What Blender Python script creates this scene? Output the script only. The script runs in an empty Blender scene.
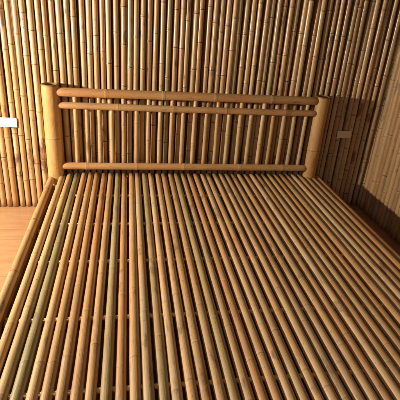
import bpy, bmesh, math, random
from mathutils import Matrix, Vector
random.seed(11)
R = math.radians
S = bpy.context.scene
COL = S.collection

# ------------------------------------------------------------------ camera
M = ((0.98678088, -0.00173119, 0.16205092), (-0.1471092, -0.42906851, 0.89121215), (0.06798809, -0.90327029, -0.42365128))
cam_d = bpy.data.cameras.new("camera")
cam = bpy.data.objects.new("camera", cam_d); COL.objects.link(cam)
mw = Matrix.Identity(4)
for i in range(3):
    mw[i][0] = M[i][0]; mw[i][1] = -M[i][1]; mw[i][2] = -M[i][2]
mw[0][3], mw[1][3], mw[2][3] = -0.3425, -2.2017, 0.9061
cam.matrix_world = mw
cam_d.sensor_width = 36; cam_d.lens = 36 * 436.19 / 400
cam_d.clip_start = 0.02; cam_d.clip_end = 100
S.camera = cam

# ------------------------------------------------------------------ light
W = bpy.data.worlds.new("World"); S.world = W; W.use_nodes = True
bg = W.node_tree.nodes['Background']
bg.inputs[0].default_value = (1.0, 0.50, 0.26, 1); bg.inputs[1].default_value = 0.026

def light(name, kind, loc, energy, color, **kw):
    d = bpy.data.lights.new(name, kind); d.energy = energy; d.color = color
    for k, v in kw.items(): setattr(d, k, v)
    o = bpy.data.objects.new(name, d); COL.objects.link(o); o.location = loc
    return o
# the bedside lamp left of the frame
light("bedside_lamp_light", 'POINT', (-1.82, -0.68, 0.655), 142, (1.0, 0.84, 0.64), shadow_soft_size=0.045)
# the cool daylight opening high behind the photographer
wl = light("window_light", 'AREA', (-1.5, -3.3, 1.55), 8, (1.0, 0.95, 0.88), shape='RECTANGLE', size=1.1, size_y=1.0)
wl.rotation_euler = (Vector((-0.3, 0.1, 0.9)) - wl.location).to_track_quat('-Z', 'Y').to_euler()
S.view_settings.view_transform = 'Standard'; S.view_settings.look = 'None'
S.view_settings.exposure = 0.38; S.view_settings.gamma = 1

# ------------------------------------------------------------------ helpers
def tag(o, label=None, cat=None, group=None, kind=None):
    if label: o['label'] = label
    if cat: o['category'] = cat
    if group: o['group'] = group
    if kind: o['kind'] = kind
    return o
def empty(name, loc):
    o = bpy.data.objects.new(name, None); COL.objects.link(o); o.location = loc
    o.empty_display_size = 0.1
    return o
def link(name, me, m, parent=None, loc=(0, 0, 0), rot=(0, 0, 0)):
    o = bpy.data.objects.new(name, me); COL.objects.link(o)
    if m: me.materials.append(m)
    o.location = loc; o.rotation_euler = rot
    if parent: o.parent = parent
    return o
def box_mesh(name, x0, x1, y0, y1, z0, z1, bev=0.0):
    bm = bmesh.new(); bmesh.ops.create_cube(bm, size=1)
    for v in bm.verts:
        v.co = ((x0+x1)/2 + v.co.x*(x1-x0), (y0+y1)/2 + v.co.y*(y1-y0), (z0+z1)/2 + v.co.z*(z1-z0))
    if bev: bmesh.ops.bevel(bm, geom=bm.edges[:], offset=bev, segments=2, affect='EDGES')
    me = bpy.data.meshes.new(name); bm.to_mesh(me); bm.free()
    return me

# ------------------------------------------------------------------ materials
def nt(name):
    m = bpy.data.materials.new(name); m.use_nodes = True
    t = m.node_tree; return m, t, t.nodes['Principled BSDF']
def N(t, kind, **kw):
    n = t.nodes.new(kind)
    for k, v in kw.items(): setattr(n, k, v)
    return n
def ramp(t, src, stops):
    r = N(t, 'ShaderNodeValToRGB'); e = r.color_ramp.elements
    e[0].position, e[0].color = stops[0]; e[1].position, e[1].color = stops[1]
    for p, c in stops[2:]:
        x = e.new(p); x.color = c
    t.links.new(src, r.inputs[0]); return r.outputs[0]
def g(v): return (v, v, v, 1)
def mix(t, fac, a, b, mode='MIX'):
    n = N(t, 'ShaderNodeMix', data_type='RGBA', blend_type=mode)
    for s, v in ((n.inputs[0], fac), (n.inputs[6], a), (n.inputs[7], b)):
        if hasattr(v, 'is_linked'): t.links.new(v, s)
        else: s.default_value = v
    return n.outputs[2]
def noise(t, vec, scale, detail=4, rough=.55):
    n = N(t, 'ShaderNodeTexNoise'); n.inputs['Scale'].default_value = scale
    n.inputs['Detail'].default_value = detail; n.inputs['Roughness'].default_value = rough
    t.links.new(vec, n.inputs['Vector']); return n.outputs['Fac']

def bamboo_mat(name, rough, stain, coat, big):
    m, t, P = nt(name)
    tc = N(t, 'ShaderNodeTexCoord'); oi = N(t, 'ShaderNodeObjectInfo')
    add = N(t, 'ShaderNodeVectorMath', operation='ADD')
    mul = N(t, 'ShaderNodeVectorMath', operation='SCALE'); mul.inputs['Scale'].default_value = 37.0
    cx = N(t, 'ShaderNodeCombineXYZ')
    for i in range(3): t.links.new(oi.outputs['Random'], cx.inputs[i])
    t.links.new(cx.outputs[0], mul.inputs[0])
    t.links.new(tc.outputs['Object'], add.inputs[0]); t.links.new(mul.outputs[0], add.inputs[1])
    V = add.outputs[0]
    mp = N(t, 'ShaderNodeMapping'); mp.inputs['Scale'].default_value = (1, 1, .035); t.links.new(V, mp.inputs[0])
    mq = N(t, 'ShaderNodeMapping'); mq.inputs['Scale'].default_value = (1, 1, .25); t.links.new(V, mq.inputs[0])
    streak = noise(t, mp.outputs[0], 420, 3)
    patch = noise(t, mq.outputs[0], 24, 5, .6)
    tone = noise(t, mq.outputs[0], 9, 3)
    stn = noise(t, mq.outputs[0], 34, 6, .65)
    c = oi.outputs['Color']
    c = mix(t, ramp(t, tone, [(.36, g(0)), (.66, g(.75))]), c, mix(t, 1.0, c, (1.04, .80, .62, 1), 'MULTIPLY'))
    c = mix(t, ramp(t, patch, [(.52, g(0)), (.70, g(.55))]), c, mix(t, 1.0, c, (.66, .60, .50, 1), 'MULTIPLY'))
    c = mix(t, ramp(t, patch, [(.30, g(.5)), (.45, g(0))]), c, mix(t, 1.0, c, (1.16, 1.14, 1.10, 1), 'MULTIPLY'))
    c = mix(t, ramp(t, streak, [(.38, g(.42)), (.60, g(0))]), c, mix(t, 1.0, c, (.70, .60, .48, 1), 'MULTIPLY'))
    c = mix(t, ramp(t, stn, [(.60, g(0)), (.70, g(stain))]), c, (.075, .035, .018, 1))
    # grey-green skin left in long soft areas, big knots of dark mould, small pits
    c = mix(t, ramp(t, noise(t, mq.outputs[0], 5.5, 3), [(.54, g(0)), (.68, g(.55))]), c, mix(t, 1.0, c, (.76, .84, .80, 1), 'MULTIPLY'))
    mz = N(t, 'ShaderNodeMapping'); mz.inputs['Scale'].default_value = (1, 1, .55); t.links.new(V, mz.inputs[0])
    c = mix(t, ramp(t, noise(t, mz.outputs[0], 7, 5, .6), [(big, g(0)), (big + .05, g(stain * .9))]), c, (.12, .055, .028, 1))
    c = mix(t, ramp(t, noise(t, mz.outputs[0], 150, 2, .5), [(.665, g(0)), (.72, g(stain * .8))]), c, (.10, .05, .025, 1))
    at = N(t, 'ShaderNodeAttribute', attribute_name='wax')
    c = mix(t, at.outputs['Fac'], c, (.62, .47, .29, 1))
    ar = N(t, 'ShaderNodeAttribute', attribute_name='ring')
    rm = N(t, 'ShaderNodeMath', operation='MULTIPLY'); t.links.new(ar.outputs['Fac'], rm.inputs[0])
    t.links.new(ramp(t, patch, [(.35, g(.55)), (.6, g(1))]), rm.inputs[1])
    c = mix(t, rm.outputs[0], c, (.07, .030, .012, 1))
    t.links.new(c, P.inputs['Base Color'])
    t.links.new(ramp(t, patch, [(.3, g(rough-.06)), (.75, g(rough+.16))]), P.inputs['Roughness'])
    P.inputs['Coat Weight'].default_value = coat; P.inputs['Coat Roughness'].default_value = .24
    b = N(t, 'ShaderNodeBump'); b.inputs['Strength'].default_value = .4; b.inputs['Distance'].default_value = .0015
    t.links.new(streak, b.inputs['Height']); t.links.new(b.outputs[0], P.inputs['Normal'])
    return m
BAMBOO = bamboo_mat('worn_bamboo', .46, .6, .10, .63)
BAMBOO_WALL = bamboo_mat('wall_bamboo', .33, .9, .5, .605)

def floor_mat():
    m, t, P = nt('floor_boards')
    tc = N(t, 'ShaderNodeTexCoord')
    mp = N(t, 'ShaderNodeMapping'); mp.inputs['Scale'].default_value = (.12, 1, 1); t.links.new(tc.outputs['Object'], mp.inputs[0])
    a = noise(t, mp.outputs[0], 60, 6, .6); b = noise(t, mp.outputs[0], 8, 3)
    c = ramp(t, a, [(.3, (.42, .235, .115, 1)), (.62, (.52, .32, .17, 1))])
    c = mix(t, ramp(t, b, [(.4, g(0)), (.7, g(.5))]), c, (.48, .27, .14, 1))
    br = N(t, 'ShaderNodeTexBrick'); br.offset = .5
    br.inputs['Color1'].default_value = g(1); br.inputs['Color2'].default_value = g(.9); br.inputs['Mortar'].default_value = g(.6)
    br.inputs['Scale'].default_value = 1; br.inputs['Mortar Size'].default_value = .0015
    br.inputs['Brick Width'].default_value = 1.1; br.inputs['Row Height'].default_value = .10
    t.links.new(tc.outputs['Object'], br.inputs['Vector'])
    c = mix(t, 1.0, c, br.outputs['Color'], 'MULTIPLY')
    t.links.new(c, P.inputs['Base Color']); P.inputs['Roughness'].default_value = .33
    return m
FLOOR = floor_mat()
def plain_wood(name, c0, c1):
    m, t, P = nt(name); tc = N(t, 'ShaderNodeTexCoord')
    t.links.new(ramp(t, noise(t, tc.outputs['Object'], 14, 5), [(.3, c0), (.7, c1)]), P.inputs['Base Color'])
    P.inputs['Roughness'].default_value = .7
    return m
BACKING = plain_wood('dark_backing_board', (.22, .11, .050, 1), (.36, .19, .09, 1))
def card_mat(c1=(.84, .82, .76, 1)):
    m, t, P = nt('card_paper'); tc = N(t, 'ShaderNodeTexCoord')
    t.links.new(ramp(t, noise(t, tc.outputs['Object'], 30, 3), [(.3, tuple(.92 * q for q in c1[:3]) + (1,)), (.7, c1)]), P.inputs['Base Color'])
    mk = noise(t, tc.outputs['Object'], 170, 2)
    P.inputs['Roughness'].default_value = .6
    src = P.inputs['Base Color'].links[0].from_socket
    sp = N(t, 'ShaderNodeSeparateXYZ'); t.links.new(tc.outputs['Object'], sp.inputs[0])
    ab = N(t, 'ShaderNodeMath', operation='ABSOLUTE'); t.links.new(sp.outputs['Z'], ab.inputs[0])
    f = N(t, 'ShaderNodeMath', operation='MULTIPLY')
    t.links.new(ramp(t, ab.outputs[0], [(.006, g(1)), (.011, g(0))]), f.inputs[0])
    t.links.new(ramp(t, mk, [(.56, g(0)), (.64, g(.55))]), f.inputs[1])
    t.links.new(mix(t, f.outputs[0], src, (.42, .40, .36, 1)), P.inputs['Base Color'])
    return m
CARD = card_mat()

# ------------------------------------------------------------------ a length of bamboo, axis = local Z
NODE = [(-.013, 1.0, 0, .0), (-.007, 1.02, 0, .35), (-.003, 1.07, .10, .45), (-.0009, 1.035, .85, 0), (.0009, 1.03, .8, 0),
        (.003, 1.075, .15, .1), (.007, 1.02, .04, 0), (.013, 1.0, 0, 0)]
def bamboo_mesh(name, L, r, gap=(.24, .36), bow=.002, seg=20, first=None, tips=None, hollow=False, nodes=None, taper=.04, ring=1.0, bulge=1.0):
    rings = []   # z, radius, ring, wax
    if nodes is None:
        nodes = []; z = first if first is not None else random.uniform(.03, gap[1])
        while z < L - .02:
            nodes.append(z); z += random.uniform(*gap)
    nodes = [n for n in nodes if .016 < n < L - .016]
    cuts = [0.0] + nodes + [L]
    rings.append((0.0, 1.0, 0, 0))
    for i in range(len(cuts) - 1):
        a, b = cuts[i], cuts[i+1]
        for k in range(1, 6):
            u = k / 6
            if b - a > .06: rings.append((a + .02 + (b - a - .04) * (u), 1 - .025 * math.sin(math.pi * u), 0, 0))
        if i < len(cuts) - 2:
            s = random.uniform(.75, 1.3) * ring; w = random.uniform(.3, 1.2)
            for dz, rr, rg, wx in NODE:
                rings.append((b + dz, 1 + (rr - 1) * bulge * random.uniform(.85, 1.15), min(1, rg * s), min(.8, wx * w)))
    rings.append((L, 1.0, 0, 0))
    rings = sorted(rings)
    ph, p2 = random.uniform(0, 6.28), random.uniform(0, 6.28); am, a2 = random.uniform(.3, 1) * bow, random.uniform(.2, .7) * bow
    k1 = random.uniform(.6, 1.3)
    bm = bmesh.new(); lr = bm.verts.layers.float.new('ring'); lw = bm.verts.layers.float.new('wax')
    def circle(z, rad, rg=0, wx=0):
        u = z / L
        ox = am * math.sin(math.pi * k1 * u + ph); oy = a2 * math.sin(math.pi * 1.7 * u + p2)
        out = []
        for s in range(seg):
            th = 2 * math.pi * s / seg
            v = bm.verts.new((ox + rad * math.cos(th), oy + rad * math.sin(th), z)); v[lr] = rg; v[lw] = wx
            out.append(v)
        return out
    def bridge(A, B):
        for s in range(seg):
            f = bm.faces.new((A[s], A[(s+1) % seg], B[(s+1) % seg], B[s])); f.smooth = True
    prev = None; first_ring = last_ring = None
    prof = []
    for z, rr, rg, wx in rings:
        rad = r * rr * (1 + taper * (.5 - z / L))
        if tips:                                  # rounded, whittled ends
            d = min(z, L - z)
            if d < tips: rad *= .5 + .5 * (1 - (1 - d / tips) ** 2.2)
        prof.append((z, rad, rg, wx))
    if tips:
        for k in (.1, .25, .45, .7):
            for z in (tips * k, L - tips * k):
                prof.append((z, r * (.5 + .5 * (1 - (1 - k) ** 2.2)), 0, 0))
        prof.sort()
    if hollow:
        e = prof.pop(); prof += [(L - .010, e[1], .0, 0), (L - .006, e[1], .35, 0), (L - .002, e[1] * .995, .75, 0), (L, e[1] * .985, .9, 0)]
    for p in prof:
        c = circle(*p)
        if prev: bridge(prev, c)
        else: first_ring = c
        prev = c
    last_ring = prev
    bm.faces.new(list(reversed(first_ring)))
    if hollow:
        rt = prof[-1][1]
        a = circle(L + .001, rt * .93, .8, 0); bridge(last_ring, a)
        for q, v in enumerate(a): v.co.z += .0008 * math.sin(q * .5 + ph) + random.uniform(-.0007, .0007)
        b = circle(L + .0005, rt * .80, .6, 0); bridge(a, b)
        c = circle(L - .028, rt * .78, .9, 0); bridge(b, c)
        bm.faces.new(c)
    else:
        a = circle(L, prof[-1][1] * .9, .3, 0); bridge(last_ring, a)
        bm.faces.new(a)
    me = bpy.data.meshes.new(name); bm.to_mesh(me); bm.free()
    return me

STRAW = (.60, .44, .24); GOLD = (.56, .38, .19); ORANGE = (.52, .31, .16); GREEN = (.44, .385, .22); PALE = (.66, .52, .32); BROWN = (.41, .245, .125)
def pick(weights):
    c = random.choices([STRAW, GOLD, ORANGE, GREEN, PALE, BROWN], weights)[0]
    d = random.choice([STRAW, GOLD, PALE]); u = random.uniform(.25, .7); k = random.uniform(.88, 1.08)
    return tuple(k * (a * (1-u) + b * u) for a, b in zip(c, d)) + (1,)

# ------------------------------------------------------------------ the setting
FZ = -0.205            # floor level; z = 0 is the sleeping surface
WY = 0.048              # front of the back wall
floor = link('floor', box_mesh('floor', -3.0, 3.0, -4.2, .6, FZ - .05, FZ), FLOOR)
tag(floor, kind='structure')

# back wall of upright poles
bw = empty('bamboo_wall', (0, WY + .014, FZ))
tag(bw, 'tall back wall of close upright varnished bamboo poles behind the headboard', 'wall')
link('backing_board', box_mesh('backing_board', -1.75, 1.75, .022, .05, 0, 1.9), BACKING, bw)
x = -1.62
while x < 1.62:
    d = random.uniform(.0240, .0305)
    me = bamboo_mesh('pole', 1.86, d / 2, gap=(.15, .33), bow=.003, seg=18, ring=1.15, bulge=random.uniform(.7, 1.5), taper=random.uniform(-.08, .08))
    o = link('pole', me, BAMBOO_WALL, bw, (x, random.uniform(-.003, .003), .002), (R(random.gauss(0, .12)), R(random.gauss(0, .22)), random.uniform(0, 6.28)))
    o.color = pick([4, 5, 4, .8, 2, 3.5 if x > 0 else 1.2])  # more brown poles in the right half: dimmer light painted into their colour
    x += random.uniform(.0298, .0336) if random.random() > .05 else .0360

# side wall at the right, lower, of wide pale poles set edge to edge
sw = empty('bamboo_wall', (1.072, 0, FZ))
tag(sw, 'low side wall of wide pale touching bamboo poles right of the bed', 'wall')
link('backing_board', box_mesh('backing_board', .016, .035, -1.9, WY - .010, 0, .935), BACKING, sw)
y = WY - .028
i = 0
while y > -1.85:
    d = random.uniform(.029, .040)
    me = bamboo_mesh('pole', .945 + random.uniform(-.004, .004), d / 2, gap=(.25, .4), bow=.0015, seg=20, first=random.uniform(.1, .35))
    o = link('pole', me, BAMBOO, sw, (random.uniform(-.005, .004), y, .002), (R(random.gauss(0, .1)), 0, random.uniform(0, 6.28)))
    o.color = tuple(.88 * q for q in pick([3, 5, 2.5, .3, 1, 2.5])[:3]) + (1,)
    y -= d + random.uniform(.001, .005); i += 1

# ------------------------------------------------------------------ the bed
bed = empty('bamboo_bed', (0, -1.0, FZ))
tag(bed, 'large bamboo bed with slatted base and spindled headboard', 'bed')
OX, OY, OZ = 0, 1.0, -FZ          # world -> bed local
def piece(name, L, r, p, axis, color, **kw):
    """p = world position of its first end; axis X, Y or Z"""
    me = bamboo_mesh(name, L, r, **kw)
    spin = random.uniform(0, 6.28)
    if axis == 'Z': rot = Matrix.Rotation(spin, 3, 'Z')
    elif axis == 'X': rot = Matrix.Rotation(R(90), 3, 'Y') @ Matrix.Rotation(spin, 3, 'Z')
    else: rot = Matrix.Rotation(R(90), 3, 'X') @ Matrix.Rotation(spin, 3, 'Z')     # towards the foot (-Y)
    o = link(name, me, BAMBOO, bed, (p[0] + OX, p[1] + OY, p[2] + OZ), rot.to_euler())
    o.color = tuple(color) + (1,) if len(color) == 3 else color
    return o
FOOT = -2.05
# frame
for sx in (-1, 1):
    piece('side_rail', 2.10, .0165, (sx * .7345, .035, -.004), 'Y', GOLD if sx < 0 else ORANGE, gap=(.28, .4), seg=28, bow=.002, taper=.02)
piece('foot_rail', 1.41, .022, (-.705, FOOT, -.004), 'X', GOLD, seg=24)
for yy in (-.02, -.55, -1.10, -1.65):
    piece('cross_beam', 1.42, .024, (-.71, yy, -.040), 'X', ORANGE, seg=20, bow=.001)
for sx in (-1, 1):
    for yy in (FOOT + .02,):
        piece('leg', abs(FZ) - .028, .032, (sx * .728, yy, FZ), 'Z', GOLD, seg=24, first=.1)
# unseen boards added under the rails to keep lamplight from below the slats
for sx in (-1, 1):
    link('light_block_board', box_mesh('light_block_board', sx*.722-.006, sx*.722+.006, FOOT, -.06, FZ+.01, -.027), BACKING, bed, (OX, OY, OZ))
# posts of the headboard (they run down to the floor)
piece('headboard_post', .475 - FZ, .0405, (-.714, .0, FZ), 'Z', (.66, .44, .19), hollow=True, seg=40, nodes=[.12, .415], bow=.001, taper=.0, ring=.55, bulge=.55)
piece('headboard_post', .465 - FZ, .0365, (.680, .0, FZ), 'Z', (.56, .35, .15), hollow=True, seg=40, nodes=[.08, .375], bow=.001, taper=-.06, ring=.55, bulge=.55)
# horizontal rails of the headboard
piece('headboard_rail', 1.352, .0215, (-.697, -.008, .442), 'X', (.55, .34, .16), seg=28, tips=.042, gap=(.25, .34), bow=.0015, ring=.6, taper=.02)
piece('headboard_rail', 1.352, .0165, (-.695, -.010, .376), 'X', (.58, .38, .19), seg=28, tips=.038, gap=(.24, .32), bow=.0015, ring=.6, taper=.02)
piece('headboard_rail', 1.352, .0185, (-.695, -.008, .062), 'X', (.57, .37, .18), seg=28, tips=.038, gap=(.24, .32), bow=.0015, ring=.6, taper=.02)
# spindles: every other one runs on up to the top rail
for k in range(21):
    xx = -.604 + k * .0603 + random.uniform(-.003, .003)
    tall = k % 2 == 0
    piece('spindle', (.432 if tall else .372) - .070, random.uniform(.0098, .0116), (xx, .002, .070), 'Z',
          pick([6, 4, 1, 0, 4, .3]), seg=18, gap=(.14, .26), bow=.0012, ring=.5)
# threaded cross rods, seen as pale dots between the slats
for yy in (-.25, -.535, -.82, -1.13, -1.40, -1.70, -1.93):
    piece('cross_rod', 1.338, .0074, (-.661, yy, -.0004), 'X', (.64, .46, .24), seg=16, bow=.0008, nodes=[])
# slats
special = {0: (.64, .46, .24), 1: (.60, .46, .24), 2: (.35, .33, .17), 3: (.63, .45, .23), 4: (.55, .36, .17), 6: (.56, .34, .16), 8: (.44, .38, .21), 9: (.58, .36, .17), 10: (.62, .44, .22), 12: (.46, .38, .21), 17: (.45, .37, .19)}
n = 40
for k in range(n):
    xx = -.681 + k * (1.378 / (n - 1)) + random.uniform(-.0018, .0018)
    c = special.get(k)
    c = (c + (1,)) if c else pick([5, 5, 3.5 + k * .09, .7, 3 - k * .06, .8 + k * .09])  # browner, less pale towards the right: lamp falloff put into the slat colours
    o = piece('slat', 2.045 + random.uniform(-.01, .01), random.uniform(.0143, .0158), (xx, .020, random.uniform(-.0010, .0010)), 'Y', c,
              seg=24, gap=(.24, .42), bow=.0016, ring=.42, bulge=.6, taper=random.uniform(-.08, .08))

# ------------------------------------------------------------------ paper cards on the wall
def card(name, x0, x1, z0, z1, label, tilt=0, mat=CARD):
    o = link(name, box_mesh(name, -(x1-x0)/2, (x1-x0)/2, -.0008, .0008, -(z1-z0)/2, (z1-z0)/2, .0004), mat,
             None, ((x0+x1)/2, WY - .0045, (z0+z1)/2), (0, R(tilt), 0))
    return tag(o, label, 'card')
card('paper_card', -1.02, -.892, .2455, .2935, 'bright white paper card on the lit wall poles left of the headboard', 1.0)
card('paper_card', .824, .908, .2285, .268, 'small dim tan card on the shadowed wall poles right of the headboard', -1.5, card_mat((.86, .70, .50, 1)))
